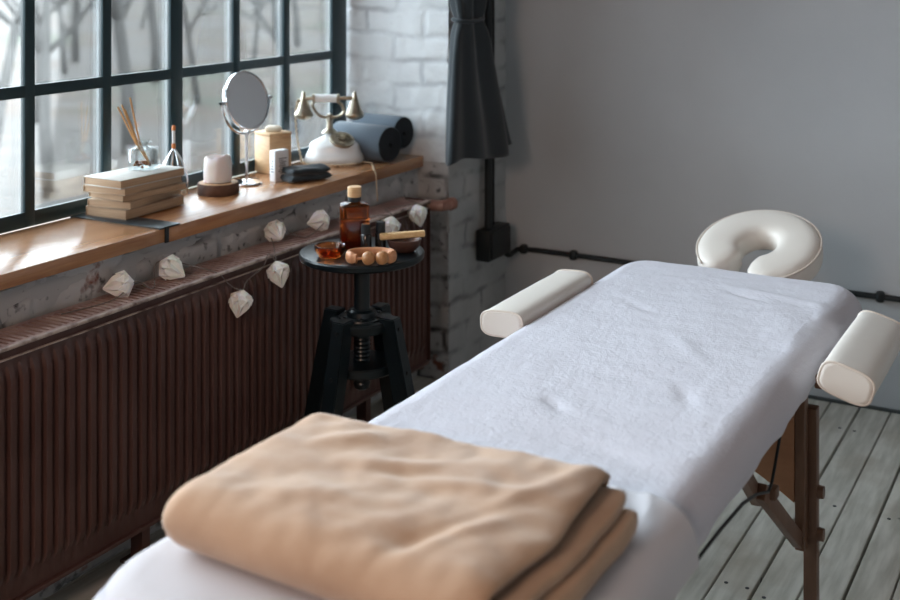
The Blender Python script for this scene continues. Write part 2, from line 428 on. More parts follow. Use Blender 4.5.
def make_tree(seed, h, r):
    rnd = random.Random(seed); tr = MB(); br = MB()
    def limb(b, p, d, L, r, depth):
        pts = [p.copy()]; rr = [r]; nseg = 5
        for k in range(nseg):
            d = (d + V((rnd.uniform(-1, 1), rnd.uniform(-1, 1), rnd.uniform(-.3, .6))) * .13).normalized()
            pts.append(pts[-1] + d * L / nseg); rr.append(r * (1 - .55 * (k + 1) / nseg))
        b.tube(pts, rr, 7 if depth < 2 else 5)
        if depth < 4:
            for k in range(3 if depth else 8):
                t = rnd.randint(1 if depth else 2, nseg); q = pts[t]
                a = rnd.uniform(0, 2 * PI); sp = rnd.uniform(.5, 1.0)
                nd = (d * .6 + V((math.cos(a), math.sin(a), .25)) * sp).normalized()
                limb(br, q, nd, L * rnd.uniform(.36, .54), rr[t] * .6, depth + 1)
    rs = 1
    limb(tr, V((0, 0, -.1)), V((rnd.uniform(-.12, .12), rnd.uniform(-.12, .12), 1)).normalized(), h, r, 0)
    return tr, br
spots = [(-17, 14.2, 0, 1), (-19, 17.6, 1, 1), (-21.5, 22.5, 2, 1), (-20, 27.5, 0, 2.2), (-28, 25.5, 1, 3.9), (-33, 36, 2, .7), (-27, 31.5, 0, 4.1),
         (-39, 37, 1, 1.5), (-43, 41.5, 2, 3.3), (-36, 46, 0, 5), (-52, 47, 1, 2.6), (-47, 70, 2, 5.6), (-60, 64, 0, .3), (-62, 56, 1, 4.4), (-40, 55, 2, 1.9), (-72, 75, 0, 2.9), (-70, 68, 1, .9), (-64, 82, 2, 3.6)]
tl = ['bare tree with a slender trunk standing in the yard outside the window', 'bare tree with spreading boughs in the yard outside the window', 'tall bare tree with a thick trunk in the yard outside the window']
protos = {}
for k, (tx, ty, kind, rz) in enumerate(spots):
    if kind not in protos:
        tr, br = make_tree(20 + kind, (6.5, 7.5, 8.5)[kind], (.12, .14, .20)[kind])
        root = thing('bare_tree', tl[kind], 'tree', (tx, ty, ZG), rz, 'bare trees outside the window')
        tr.build('trunk', 'trunk', root, smooth=180); br.build('branches', 'trunk', root, smooth=180)
        protos[kind] = root
    else:
        s0 = protos[kind]; root = s0.copy(); C.objects.link(root)
        root.location = V((tx, ty, ZG)) * K; root.rotation_euler = (0, 0, rz)
        for ch in list(s0.children):
            c2 = ch.copy(); C.objects.link(c2); c2.parent = root

# ------------------------------------------------------------------ radiator
ry0, ry1, rz0, rz1, rx0, rx1 = 1.25, 3.93, .125, .725, -2.375, -2.25
rad = thing('radiator', 'long dark brown ribbed panel radiator under the wooden window sill', 'radiator', (0, 0, 0))
def ribbed_panel(xf, dirx, name):
    pitch = .036; ys = []; hs_ = []
    k = 0
    y = ry0 + .03
    ys += [ry0 + .001, y]; hs_ += [0, 0]
    while y < ry1 - .045:
        for fr, h in ((.06, 0), (.20, 1), (.64, 1), (.80, 0)):
            ys.append(y + fr * pitch); hs_.append(h)
        y += pitch
    ys += [ry1 - .028, ry1 - .001]; hs_ += [0, 0]
    zs = [(rz0, 0), (rz0 + .045, 0), (rz0 + .062, .75), (rz0 + .08, 1), (rz1 - .085, 1), (rz1 - .068, .75), (rz1 - .05, 0), (rz1 - .006, 0)]
    R = [[V((xf + dirx * (.012 * h * a - .012), yy, z)) for yy, h in zip(ys, hs_)] for z, a in zs]
    b = MB(); b.rings(R, False)
    return b.build(name, 'radiator', rad, smooth=40)
ribbed_panel(rx1, 1, 'front_panel')
ribbed_panel(rx0, -1, 'rear_panel')
for yy in (ry0, ry1): MB().box(((rx0 + rx1) / 2, yy, (rz0 + rz1) / 2), (rx1 - rx0, .006, rz1 - rz0), bevel=.002).build('side_panel', 'radiator', rad)
b = MB(); yy = ry0 + .02
while yy < ry1 - .02:
    b.box(((rx0 + rx1) / 2, yy, rz1 - .003), (rx1 - rx0 - .028, .0105, .005)); yy += .0205
for xx in (rx0 + .009, rx1 - .009): b.box((xx, (ry0 + ry1) / 2, rz1 - .003), (.016, ry1 - ry0, .005))
b.build('grille', 'grille', rad, smooth=0)
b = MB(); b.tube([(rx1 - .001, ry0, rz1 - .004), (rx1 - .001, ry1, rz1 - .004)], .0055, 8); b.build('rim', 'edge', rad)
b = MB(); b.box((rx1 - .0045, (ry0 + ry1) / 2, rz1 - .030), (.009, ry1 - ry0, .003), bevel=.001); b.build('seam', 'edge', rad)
MB().box(((rx0 + rx1) / 2, (ry0 + ry1) / 2, rz0 + .3), (.05, ry1 - ry0 - .1, .48)).build('convector_core', 'radiator', rad, smooth=0)
b = MB(); b.box((rx1 - .016, (ry0 + ry1) / 2, rz0 - .006), (.03, ry1 - ry0, .012), bevel=.003)
b.build('bottom_rail', 'radiator', rad)
for yy in (1.5, 2.45, 3.55):
    b = MB(); b.box((-2.30, yy, .06), (.04, .03, .13)); b.box((-2.30, yy, .004), (.1, .05, .008)); b.build('foot', 'radiator', rad)
b = MB(); b.tube([(-2.30, ry1, .70), (-2.215, ry1 + .03, .70), (-2.205, ry1 + .07, .70)], .021, 14); b.tube([(-2.205, ry1 + .068, .70), (-2.203, ry1 + .09, .70)], .024, 14)
b.build('connection_pipe', 'copper', rad)

# ------------------------------------------------------------------ string of paper lights
gar = thing('string_lights', 'string of white folded paper lanterns laid over the brown radiator', 'string lights', (0, 0, 0))
lant = [((-2.335, 2.405, .752), 80, 40), ((-2.322, 2.60, .754), 62, 200), ((-2.226, 2.78, .625), 12, 30), ((-2.226, 2.965, .668), 14, 200),
        ((-2.335, 3.095, .757), 70, 150), ((-2.315, 3.30, .757), 84, 60), ((-2.226, 3.605, .685), 10, 30), ((-2.226, 3.80, .692), 14, 190)]
def lantern(c, tilt, az):
    """folded-paper drop: pleated shoulders with a zigzag crease"""
    b = MB(); n = 8; sc = .92
    az = math.radians(az); d = V((math.cos(az) * math.sin(math.radians(tilt)), math.sin(az) * math.sin(math.radians(tilt)), math.cos(math.radians(tilt))))
    q = V((0, 0, 1)).rotation_difference(d).to_matrix()
    def ringset(spec):
        R_ = []
        for r0, z, alt, dz in spec:
            ring = []
            for j in range(2 * n):
                s_ = 1 if j % 2 else -1
                a = PI * j / n; r = (r0 + s_ * alt) * sc
                ring.append(q @ V((r * math.cos(a), r * math.sin(a), (z + s_ * dz) * sc)) + V(c))
            R_.append(ring)
        b.rings(R_)
    ringset(((.004, .044, 0, 0), (.022, .033, 0, 0), (.0385, .009, .001, .0125), (.0355, .010, .001, .0125)))
    ringset(((.012, .030, 0, 0), (.033, .012, -.004, 0), (.026, -.012, -.0055, 0), (.003, -.045, 0, 0)))
    b.build('paper_lantern', 'paper', gar, smooth=0)
    return V(c) + d * .043
tips = [lantern(*a) for a in lant]
zt_ = rz1 + .003
path = [(-2.33, 2.2, zt_), (-2.31, 2.36, zt_), tips[0], (-2.30, 2.50, zt_), tips[1], (-2.26, 2.70, zt_ + .004), (-2.236, 2.735, rz1 - .03), (-2.232, 2.765, .672), tips[2],
        (-2.232, 2.82, .682), (-2.236, 2.90, rz1 - .022), (-2.250, 2.945, rz1 + .006), tips[3], (-2.262, 2.99, zt_ + .003), (-2.31, 3.05, zt_), tips[4], (-2.29, 3.19, zt_), tips[5],
        (-2.29, 3.42, zt_), (-2.255, 3.57, zt_ + .004), tips[6], (-2.256, 3.64, zt_ + .004), (-2.30, 3.70, zt_), (-2.255, 3.77, zt_ + .004), tips[7], (-2.257, 3.83, zt_ + .003), (-2.33, 3.88, zt_)]
MB().tube(catmull(path, 7), .0016, 6).build('wire', 'wire', gar)

# ------------------------------------------------------------------ massage table
TX0, TX1, TY0, TY1, TZ = -1.345, -.628, 1.25, 3.60, .70
def rrect(x0, x1, y0, y1, r, nn):
    """points and outward normals along a rounded rectangle"""
    segs = []; L = [(x1 - x0 - 2 * r), (y1 - y0 - 2 * r)]; q = PI * r / 2; per = 2 * sum(L) + 4 * q; out = []
    for i in range(nn):
        s = (per * i / nn + L[0] / 2) % per
        for k in range(4):
            Ls = L[k % 2]
            cx, cy = [(x1 - r, y0 + r), (x1 - r, y1 - r), (x0 + r, y1 - r), (x0 + r, y0 + r)][k]
            st = [(x0 + r, y0), (x1, y0 + r), (x1 - r, y1), (x0, y1 - r)][k]
            dr = [(1, 0), (0, 1), (-1, 0), (0, -1)][k]; nr = [(0, -1), (1, 0), (0, 1), (-1, 0)][k]
            if s < Ls: out.append((st[0] + dr[0] * s, st[1] + dr[1] * s, nr[0], nr[1])); break
            s -= Ls
            if s < q:
                a = math.atan2(nr[1], nr[0]) + s / r
                out.append((cx + r * math.cos(a), cy + r * math.sin(a), math.cos(a), math.sin(a))); break
            s -= q
    return out
def rim_shell(x0, x1, y0, y1, cr, zt, er, hem, nn, nin, dz=lambda x, y: 0, out=lambda x, y, d: 0, narc=9, ndrop=8, closed=None):
    per = rrect(x0, x1, y0, y1, cr, nn); cx = (x0 + x1) / 2; hw = (x1 - x0) / 2; R = []
    for k in range(nin + 1):
        t = (k / nin); ring = []
        for px, py, nx, ny in per:
            ex, ey = px - nx * er, py - ny * er
            qx, qy = cx, max(y0 + hw, min(y1 - hw, py))
            X, Y = qx + (ex - qx) * t, qy + (ey - qy) * t
            ring.append(V((X, Y, zt + dz(X, Y))))
        R.append(ring)
    for k in range(1, narc + 1):
        a = PI / 2 * k / narc; ring = []
        for px, py, nx, ny in per:
            o_ = out(px, py, 0) * k / narc
            ring.append(V((px + nx * (er * math.sin(a) - er + o_), py + ny * (er * math.sin(a) - er + o_), zt - er + er * math.cos(a) + dz(px, py) * (1 - k / narc))))
        R.append(ring)
    for k in range(1, ndrop + 1):
        f = k / ndrop; ring = []
        for px, py, nx, ny in per:
            h = hem(px, py); z = (zt - er) + (h - (zt - er)) * f; o_ = out(px, py, f)
            ring.append(V((px + nx * o_, py + ny * o_, z)))
        R.append(ring)
    b = MB(); b.rings(R, True, False, bool(closed)); b.weld(1e-5); return b

tab = thing('massage_table', 'folding wooden massage table with cream pad, armrests and headrest', 'massage table', (-.985, 2.3, 0))
def tl_(b): # to the table's own coordinates
    for v in b.bm.verts: v.co -= V((-.985, 2.3, 0))
    return b
tl_(rim_shell(TX0 + .02, TX1 - .02, TY0 + .02, TY1 - .02, .12, TZ - .012, .03, lambda x, y: .615, 160, 8, closed=True)).build('pad', 'vinyl', tab)
b = MB()
for xx in (TX0 + .06, TX1 - .06): b.box((xx, (TY0 + TY1) / 2, .585), (.03, TY1 - TY0 - .2, .06), bevel=.004)
for yy in (TY0 + .12, 2.32, TY1 - .12): b.box(((TX0 + TX1) / 2, yy, .585), (TX1 - TX0 - .15, .03, .06), bevel=.004)
tl_(b).build('frame', 'beech', tab)
def leg(xx, yy, s):
    b = MB()
    b.beam((xx, yy, .60), (xx - .006 * s, yy + .004, .19), .036, .030)                       # upper leg
    tl_(b).build('leg', 'beech', tab)
for xx, sx in ((-.672, 1), (-1.30, -1)):
    for yy, sy in ((2.985, 1), (1.55, -1)):
        b = MB(); b.beam((xx, yy, .60), (xx, yy, .195), .024, .040, up=(0, 1, 0))
        b.beam((xx + .016 * sx, yy + .034 * sy, .53), (xx + .016 * sx, yy + .034 * sy, .0), .032, .034, up=(0, 1, 0))
        lo = tl_(b).build('leg', 'beech', tab)
        for zz in (.325, .222):
            b = MB(); b.tube([(xx + .030 * sx, yy + .034 * sy, zz), (xx + .046 * sx, yy + .034 * sy, zz)], [.017, .015], 12)
            tl_(b).build('knob', 'beech', lo)
        b = MB(); a0 = V((xx - .005 * sx, yy - .01 * sy, .215)); a1 = V((xx - .02 * sx, yy - .52 * sy, .60))
        b.beam(a0, a0.lerp(a1, .62), .022, .036); b.beam(a0.lerp(a1, .52) + V((-.024 * sx, 0, 0)), a1, .022, .036)
        st = tl_(b).build('strut', 'beech', tab)
        b = MB(); h0 = a0.lerp(a1, .55); b.box(h0 + V((.014 * sx, .012, .010)), (.020, .034, .026), bevel=.004)
        tl_(b).build('hinge_block', 'beech', st)
for yy in (2.97, 1.565):   # end panels with arched lower edge
    b = MB(); R_ = []
    for k in range(25):
        f = k / 24; xx = -1.285 + (.60) * f
        zb = .435 - .125 * abs(2 * f - 1) ** 1.6
        R_.append([V((xx, yy - .008, zb)), V((xx, yy + .008, zb)), V((xx, yy + .008, .60)), V((xx, yy - .008, .60))])
    b.rings(R_); tl_(b).build('end_panel', 'ply', tab)
for xx, sx in ((-.655, 1), (-1.30, -1)):
    b = MB()
    b.tube([(xx, 2.72, .585), (xx, 2.63, .492), (xx, 2.60, .482), (xx, 2.50, .515), (xx, 2.40, .536), (xx, 2.25, .548), (xx, 2.05, .556), (xx, 1.90, .566), (xx, 1.78, .59)], .0034, 8)
    tl_(b).build('cable', 'rubber', tab)

def bolster(cx, y0, y1, cz, hw, hh, roll):
    """padded arm rest: oval section along y, flat end faces with piping"""
    b = MB(); R_ = []; n = 48
    Rm = Matrix.Rotation(roll, 3, 'Y'); L = y1 - y0
    prof = [(0, .78), (.0, .90), (.004, .97), (.012, 1.0), (.05, 1.01), (.12, 1.02)]
    st = [(y0 + d, s) for d, s in prof] + [((y0 + y1) / 2, 1.025)] + [(y1 - d, s) for d, s in prof[::-1]]
    def sec(s, n):
        out = []
        for j in range(n):
            a = 2 * PI * j / n; c_, s_ = math.cos(a), math.sin(a)
            ex = 2 / 3.4
            out.append((hw * s * math.copysign(abs(c_) ** ex, c_), (hh * s) * math.copysign(abs(s_) ** ex, s_) * (1.0 if s_ > 0 else .92)))
        return out
    for yy, s in st:
        R_.append([Rm @ V((x_, 0, z_)) + V((cx, yy, cz)) for x_, z_ in sec(s, n)])
    b.rings(R_)
    o = tl_(b).build('armrest', 'vinyl', tab, smooth=50)
    for yy in (y0 + .004, y1 - .004):
        b = MB(); pts = [Rm @ V((x_, 0, z_)) + V((cx, yy, cz)) for x_, z_ in sec(.985, 40)]
        b.tube(pts + [pts[0]], .0032, 6, False); tl_(b).build('piping', 'vinyl_seam', o, smooth=180)
    b = MB(); sx = 1 if cx > -.98 else -1
    b.box((cx - sx * (hw + .012), (y0 + y1) / 2, .63), (.05, .18, .03), bevel=.004); tl_(b).build('bracket', 'beech', o)
bolster(-.527, 2.765, 3.215, .683, .060, .038, math.radians(16))
bolster(-1.380, 2.775, 3.245, .688, .060, .034, math.radians(-3))

# headrest
hc = V((-.967, 3.728, .718)); T = Matrix.Rotation(math.radians(21), 3, 'X') @ Matrix.Rotation(math.radians(-15), 3, 'Z')
def cradle():
    b = MB(); n = 40; N = 90; R_ = []; a0, a1 = math.radians(-90 + 16), math.radians(270 - 16)
    rc, hw, hh = .118, .067, .044
    for i in range(N + 1):
        f = i / N; a = a0 + (a1 - a0) * f
        e = min(f, 1 - f) * (a1 - a0) * rc          # distance from the end
        s = math.sqrt(max(0.0004, 1 - max(0, 1 - e / .055) ** 2)) if e < .055 else 1
        c0 = V((rc * 1.0 * math.cos(a), rc * 1.12 * math.sin(a), 0)); rd = V((math.cos(a), math.sin(a), 0))
        ring = []
        for j in range(n):
            t = 2 * PI * j / n; cx_, cz_ = math.cos(t), math.sin(t)
            ex = 2 / 3.6
            px = hw * s * math.copysign(abs(cx_) ** ex, cx_); pz = hh * (.55 + .45 * s) * math.copysign(abs(cz_) ** ex, cz_)
            if pz > 0: pz *= 1 + .06 * (1 - (px / hw) ** 2)
            ring.append(T @ (c0 + rd * px + V((0, 0, pz))) + hc)
        R_.append(ring)
    b.rings(R_); return b
ho = tl_(cradle()).build('headrest', 'vinyl', tab, smooth=180)
b = MB(); pts = []
for i in range(81):
    a = math.radians(-90 + 34) + math.radians(292) * i / 80
    pts.append(T @ (V((.1835 * math.cos(a), (.111 * 1.12 + .0725) * math.sin(a), .030))) + hc)
b.tube(pts, .0032, 6); tl_(b).build('piping', 'vinyl_seam', ho, smooth=180)
b = MB()
b.tube(catmull([(-1.055, 3.42, .630), (-1.055, 3.56, .645)] + [tuple(T @ V((.11 * math.cos(t), .12 * math.sin(t), -.055)) + hc) for t in [PI + .35 - (PI + .7) * k / 12 for k in range(13)]] + [(-.915, 3.56, .645), (-.915, 3.42, .630)], 5), .010, 10)
tl_(b).build('headrest_frame', 'beech', tab)

# terry cover over the table, and a smooth cover over the near half
def wr(x, y):
    h = .0028 * fb((x * 2.2, y * 3.1, 0)) + .0022 * fb((x * 6, y * 9, 3)) + .0012 * fb((x * 16, y * 22, 5))
    h += .0009 * fb((x * 46, y * 40, 8))
    # slack folds towards the far right corner and a few puckers
    d = math.hypot(x - TX1, y - 3.12); u_ = (x - TX1) * .86 + (y - 3.12) * .5
    h += .0055 * math.exp(-(d / .20) ** 2) * math.sin(u_ * 40 + 2.0 * fb((x, y, 1), 3)) * (.6 + .6 * fb((x, y, 5), 5))
    for cx_, cy_, a_, L_, W_, A_ in ((-1.02, 2.30, 2.4, .05, .016, -.006), (-.80, 2.48, 2.0, .06, .02, -.005), (-.90, 3.30, 2.7, .05, .014, -.006), (-.80, 3.33, 2.9, .12, .02, .008),
                                 (-1.10, 3.05, 2.6, .05, .014, -.004), (-.90, 2.80, 2.2, .10, .02, .003), (-.82, 2.12, 2.8, .12, .03, -.004)):
        ux, uy = math.cos(a_), math.sin(a_); du = (x - cx_) * ux + (y - cy_) * uy; dv = -(x - cx_) * uy + (y - cy_) * ux
        h += A_ * math.exp(-(du / L_) ** 2 - (dv / W_) ** 2)
    return h
def hem1(x, y): return .620 + .010 * fb((x * 4, y * 4, 2)) + .006 * fb((x * 14, y * 14, 4)) - .035 * smooth01(3.30, 3.5, y)
def out1(x, y, f): return .004 + f * (.012 * fb((x * 9, y * 9, 7)) - .006) + (.022 * smooth01(3.38, 3.52, y) * f)
b = rim_shell(TX0 - .006, TX1 + .004, TY0, TY1, .11, TZ, .068, hem1, 520, 64, wr, out1)
tag(b.build('towel_cover', 'terry', None, smooth=180, thick=.004), 'white terry cover stretched over the far half of the massage table', 'cover')
def wr2(x, y):
    e = 1 - smooth01(0, .05, 1.985 - y + .012 * fb((x * 5, 0, 0)))
    h = .003 * fb((x * 3, y * 3, 10)) + .002 * fb((x * 9, y * 9, 13)) + .003 * e + .0005 * fb((x * 40, y * 40, 8))
    for k, (x0_, s_) in enumerate(((-.70, 1.6), (-.76, 2.2), (-.66, .9))):
        dd = (x - x0_) - (1.97 - y) * .25 * s_
        h += .005 * math.exp(-(dd / .012) ** 2) * smooth01(1.5, 1.95, y) * smooth01(-.86, -.72, x)
    return h
def hem2(x, y): return .612 + .008 * fb((x * 4, y * 4, 22)) + .006 * fb((x * 11, y * 11, 24))
def out2(x, y, f): return .006 + f * (.008 * fb((x * 6, y * 7, 27)) + .004) + .004 * math.sin(y * 46) * f * fb((y, 0, 3), 5)
b = rim_shell(TX0 - .008, TX1 + .010, TY0 - .01, TY1, .18, TZ + .010, .06, hem2, 520, 56, wr2, out2)
bmesh.ops.bisect_plane(b.bm, geom=b.bm.verts[:] + b.bm.edges[:] + b.bm.faces[:], plane_co=(-.985, 1.975, 0), plane_no=(.03, 1, 0), clear_outer=True)
tag(b.build('cotton_cover', 'cotton', None, smooth=180, thick=.005), 'smooth white cotton cover over the near half of the table, under the beige blanket', 'cover')

# ------------------------------------------------------------------ folded blanket
bl = MB(); BX0, BX1, BY0, BY1 = -1.285, -.690, 1.39, 1.825; BZ = TZ + .014
def bshape(x, y, z, amp=1):
    f = (x - BX0) / (BX1 - BX0); t = (y - BY0) / (BY1 - BY0)
    yy = y - (f * .045 - .012) * (1 - t) + .035 * (f - .5) * t; xx = x - .012 * (1 - t) * (1 - f)
    h = z / .11
    z += h * amp * (.007 * fb((xx * 5, yy * 5, 1)) + .006 * fb((xx * 11 + 3, yy * 11, 2)) + .0035 * fb((xx * 26, yy * 24, 3)))
    # long soft creases pressed into the top
    for cx_, cy_, a_, L_, W_, A_ in ((-.99, 1.66, .45, .075, .022, .010), (-1.00, 1.63, .5, .08, .024, -.007), (-1.13, 1.70, .7, .07, .022, .009), (-.86, 1.64, .2, .10, .018, .007), (-.80, 1.52, 1.1, .10, .016, .007), (-.84, 1.50, 1.1, .12, .014, -.006), (-1.05, 1.50, .35, .13, .025, .006), (-.90, 1.45, .5, .09, .02, -.006), (-.76,1.7,1.2,.12,.016,.008)):
        ux, uy = math.cos(a_), math.sin(a_); du = (x - cx_) * ux + (y - cy_) * uy; dv = -(x - cx_) * uy + (y - cy_) * ux
        z += h * A_ * math.exp(-(du / L_) ** 2 - (dv / W_) ** 2)
    xx += .006 * fb((xx * 9, yy * 9, 7 + z * 10))
    return V((xx, yy, BZ + z))
def ends(y, y0, y1, r0, r1):
    """closing of the section at the near and far folds"""
    s = 1.0
    if y < y0 + r0: s = math.sqrt(max(0, 1 - ((y0 + r0 - y) / r0) ** 2))
    if y > y1 - r1: s = min(s, math.sqrt(max(0, 1 - ((y - y1 + r1) / r1) ** 2)))
    return s
def ylist(n, y0, y1): return [y0 + (y1 - y0) * (.5 - .5 * math.cos(PI * i / n)) for i in range(n + 1)]
# thick lower folds, rounded nose on the right
def slab(x0, x1, y0, y1, z0, z1, r, ny=50, ns=90, seed=0):
    R_ = []
    for y in ylist(ny, y0, y1):
        e = max(.03, ends(y, y0, y1, .05, .04)); zc = (z0 + z1) / 2; hh = (z1 - z0) / 2 * e; ring = []
        dx = .010 * fb((y * 9, seed, 1)) + .018 * (e - 1)
        for j in range(ns):
            a = 2 * PI * j / ns; c_, s_ = math.cos(a), math.sin(a)
            hx = (x1 - x0) / 2; px = (hx - hh) * max(-1, min(1, c_ * 1.35)) ; 
            px += hh * c_ ; pz = hh * math.copysign(min(1, abs(s_) * 1.15) ** .9, s_)
            ring.append(bshape((x0 + x1) / 2 + px + dx, y, zc + pz, .5))
        R_.append(ring)
    bl.rings(R_)
slab(BX0 + .03, BX1 + .034, BY0 + .02, BY1 - .012, .002, .046, .02, seed=1)
slab(BX0 + .04, BX1 + .016, BY0 + .03, BY1 - .010, .044, .065, .02, seed=4)
# top layer wrapping round the left and near side, open hem on the right
def topwrap():
    R_ = []; H = .101; ht = H / 2
    for y in ylist(80, BY0, BY1):
        e = max(.0, ends(y, BY0, BY1, .062, .045)); ring = []
        sag = .0
        xr = BX1 - .012 + .010 * fb((y * 8, 5, 2)) - .02 * (1 - e)
        P = []
        nt = 70
        for k in range(nt + 1):                    # hem -> left
            f = k / nt; x = xr + (BX0 + ht - xr) * f
            curl = -.016 * math.exp(-f / .035)
            P.append((x, ht + (ht * e) * (1 - .0) + curl * e))
        for k in range(1, 16):
            a = PI / 2 + PI * k / 16; P.append((BX0 + ht + ht * math.cos(a) * (.25 + .75 * e) , ht + ht * e * math.sin(a)))
        for k in range(nt + 1):
            f = k / nt; P.append((BX0 + ht + (xr - BX0 - ht) * f, ht - ht * e * .995))
        R_.append([bshape(x, y, z) for x, z in P])
    b2 = MB(); b2.rings(R_, False); b2.weld(.0006)
    # give the layer thickness inwards
    bmesh.ops.recalc_face_normals(b2.bm, faces=b2.bm.faces)
    top = max(b2.bm.faces, key=lambda f: f.calc_center_median().z)
    if top.normal.z < 0: bmesh.ops.reverse_faces(b2.bm, faces=b2.bm.faces)
    bmesh.ops.solidify(b2.bm, geom=b2.bm.faces[:], thickness=.016)
    bl._merge(b2.bm)
topwrap()
tag(bl.build('blanket', 'fleece', None, smooth=120), 'folded beige fleece blanket lying on the near end of the massage table', 'blanket')

# ------------------------------------------------------------------ stool and what stands on it
SX, SY, SZ = -1.982, 3.05, .75
st = thing('stool', 'black round screw stool standing in front of the radiator', 'stool', (SX, SY, 0))
MB().lathe([(.02, SZ - .024), (.178, SZ - .024), (.186, SZ - .018), (.188, SZ - .006), (.185, SZ - .001), (.180, SZ), (.001, SZ)], n=72).build('seat', 'black', st)
th = [(.024, .345), (.026, .35)]
th = [(.012, .335), (.022, .342)] + [(.024 + (.0022 if k % 2 else 0), .35 + k * .006) for k in range(36)] + [(.024, .57), (.024, .70), (.05, .71), (.055, SZ - .024)]
MB().lathe(th, n=24).build('screw', 'black', st)
b = MB(); b.lathe([(.03, .520), (.092, .520), (.096, .526), (.096, .545), (.092, .550), (.070, .551), (.068, .556), (.045, .557), (.042, .572), (.034, .578), (.03, .578)], n=40)
for k in range(6): b.lathe([(.006, .55), (.006, .561), (.003, .562)], (.057 * math.cos(k * PI / 3), .057 * math.sin(k * PI / 3), 0), 8)
b.build('upper_plate', 'black', st)
MB().lathe([(.028, .395), (.098, .395), (.102, .40), (.102, .418), (.098, .423), (.028, .423)], n=40).build('lower_plate', 'black', st)
vd = math.atan2(SY, SX)
for k in range(4):
    a = vd + PI / 4 + k * PI / 2 + math.radians(11); d = V((math.cos(a), math.sin(a), 0)); tn = V((-d.y, d.x, 0))
    b = MB(); p0 = d * .098 + V((0, 0, .565)); p1 = d * .225
    x = tn; dd = (p1 - p0); ax = (d).normalized()
    R_ = []
    for f, wd, dp in ((0, .021, .026), (.25, .023, .027), (1, .021, .024)):
        q = p0.lerp(p1, f)
        R_.append([q + tn * wd * sx + d * dp * sy for sx, sy in ((-1, -1), (1, -1), (1, 1), (-1, 1))])
    b.rings(R_); bmesh.ops.bevel(b.bm, geom=b.bm.edges[:], offset=.003, segments=2, affect='EDGES')
    lg = b.build('leg', 'black', st)
    for zz in (.535, .41):
        b = MB(); q = p0.lerp(p1, (.565 - zz) / .565) + d * .025; b.tube([q, q + d * .005], .006, 10)
        b.build('bolt', 'black_matte', lg)

def superring(hx, hy, z, ex=4.0, n=40, R=None):
    out = []
    for j in range(n):
        a = 2 * PI * j / n; c_, s_ = math.cos(a), math.sin(a)
        out.append(V((hx * math.copysign(abs(c_) ** (2 / ex), c_), hy * math.copysign(abs(s_) ** (2 / ex), s_), z)))
    return out
cam_r = math.radians(28.9)
bo = thing('oil_bottle', 'amber glass oil bottle with pale wooden cap, tallest thing on the black stool', 'bottle', (-2.015, 3.06, SZ), cam_r + .15)
b = MB(); b.rings([superring(hx, hy, z) for hx, hy, z in ((.040, .026, 0), (.044, .030, .003), (.045, .031, .02), (.045, .031, .128), (.0435, .0295, .1345), (.033, .024, .1385), (.018, .017, .1405), (.0155, .0155, .148))])
b.build('glass_body', 'amber', bo, smooth=50)
b = MB(); b.rings([superring(hx, hy, z) for hx, hy, z in ((.036, .024, .004), (.0405, .027, .008), (.0405, .027, .088), (.040, .0265, .0885))])
b.build('oil', 'amber_liquid', bo, smooth=50)
MB().lathe([(.018, .143), (.0195, .145), (.0195, .155), (.018, .157)], n=28).build('collar', 'black_matte', bo)
MB().lathe([(.0195, .157), (.021, .1585), (.021, .186), (.0195, .188), (.001, .188)], n=32).build('cap', 'cap', bo)
for (vx, vy, hh), lb in zip(((-1.958, 3.035, .086), (-1.932, 3.075, .088)), ('small dark vial beside the amber bottle, left one of the pair', 'small dark vial nearest the dark bowl, right one of the pair')):
    v = thing('dropper_vial', lb, 'vial', (vx, vy, SZ), 0, 'dark vials on the stool')
    MB().lathe([(.014, 0), (.0165, .002), (.0165, .052), (.012, .059)], n=24).build('glass_body', 'dark_glass', v)
    MB().lathe([(.0135, .057), (.0145, .058), (.0145, hh - .002), (.013, hh), (.001, hh)], n=24).build('cap', 'black_matte', v)
gb = MB().lathe([(.001, .004), (.026, .004), (.036, .016), (.040, .032), (.0435, .034), (.046, .033), (.0465, .029), (.043, .014), (.032, 0), (.001, 0)], n=48)
tag(gb.build('glass_bowl', 'amber', None, (-2.025, 2.945, SZ + .0005)), 'small round amber glass bowl at the left of the black stool', 'bowl')
db = MB().lathe([(.001, .006), (.030, .007), (.044, .022), (.049, .038), (.052, .038), (.052, .034), (.046, .016), (.030, 0), (.001, 0)], n=40)
tag(db.build('wooden_bowl', 'darkwood', None, (-1.868, 3.105, SZ + .0005)), 'small dark brown wooden bowl at the right of the black stool', 'bowl')
# aromatic stick across the dark bowl
b = MB(); rt = V((math.cos(cam_r), math.sin(cam_r), 0))
c0 = V((-1.868, 3.105, SZ + .048)); A = c0 - rt * .062 + V((-.0, -.02, -.001)); B_ = c0 + rt * .062 + V((0, .0, .006))
b.beam(A, B_, .024, .018, bevel=.004)
for v in b.bm.verts: v.co += V((.0, .0, .002 * fb(v.co, 60)))
tag(b.build('wood_stick', 'palo', None), 'pale wooden stick laid across the small dark bowl', 'stick')
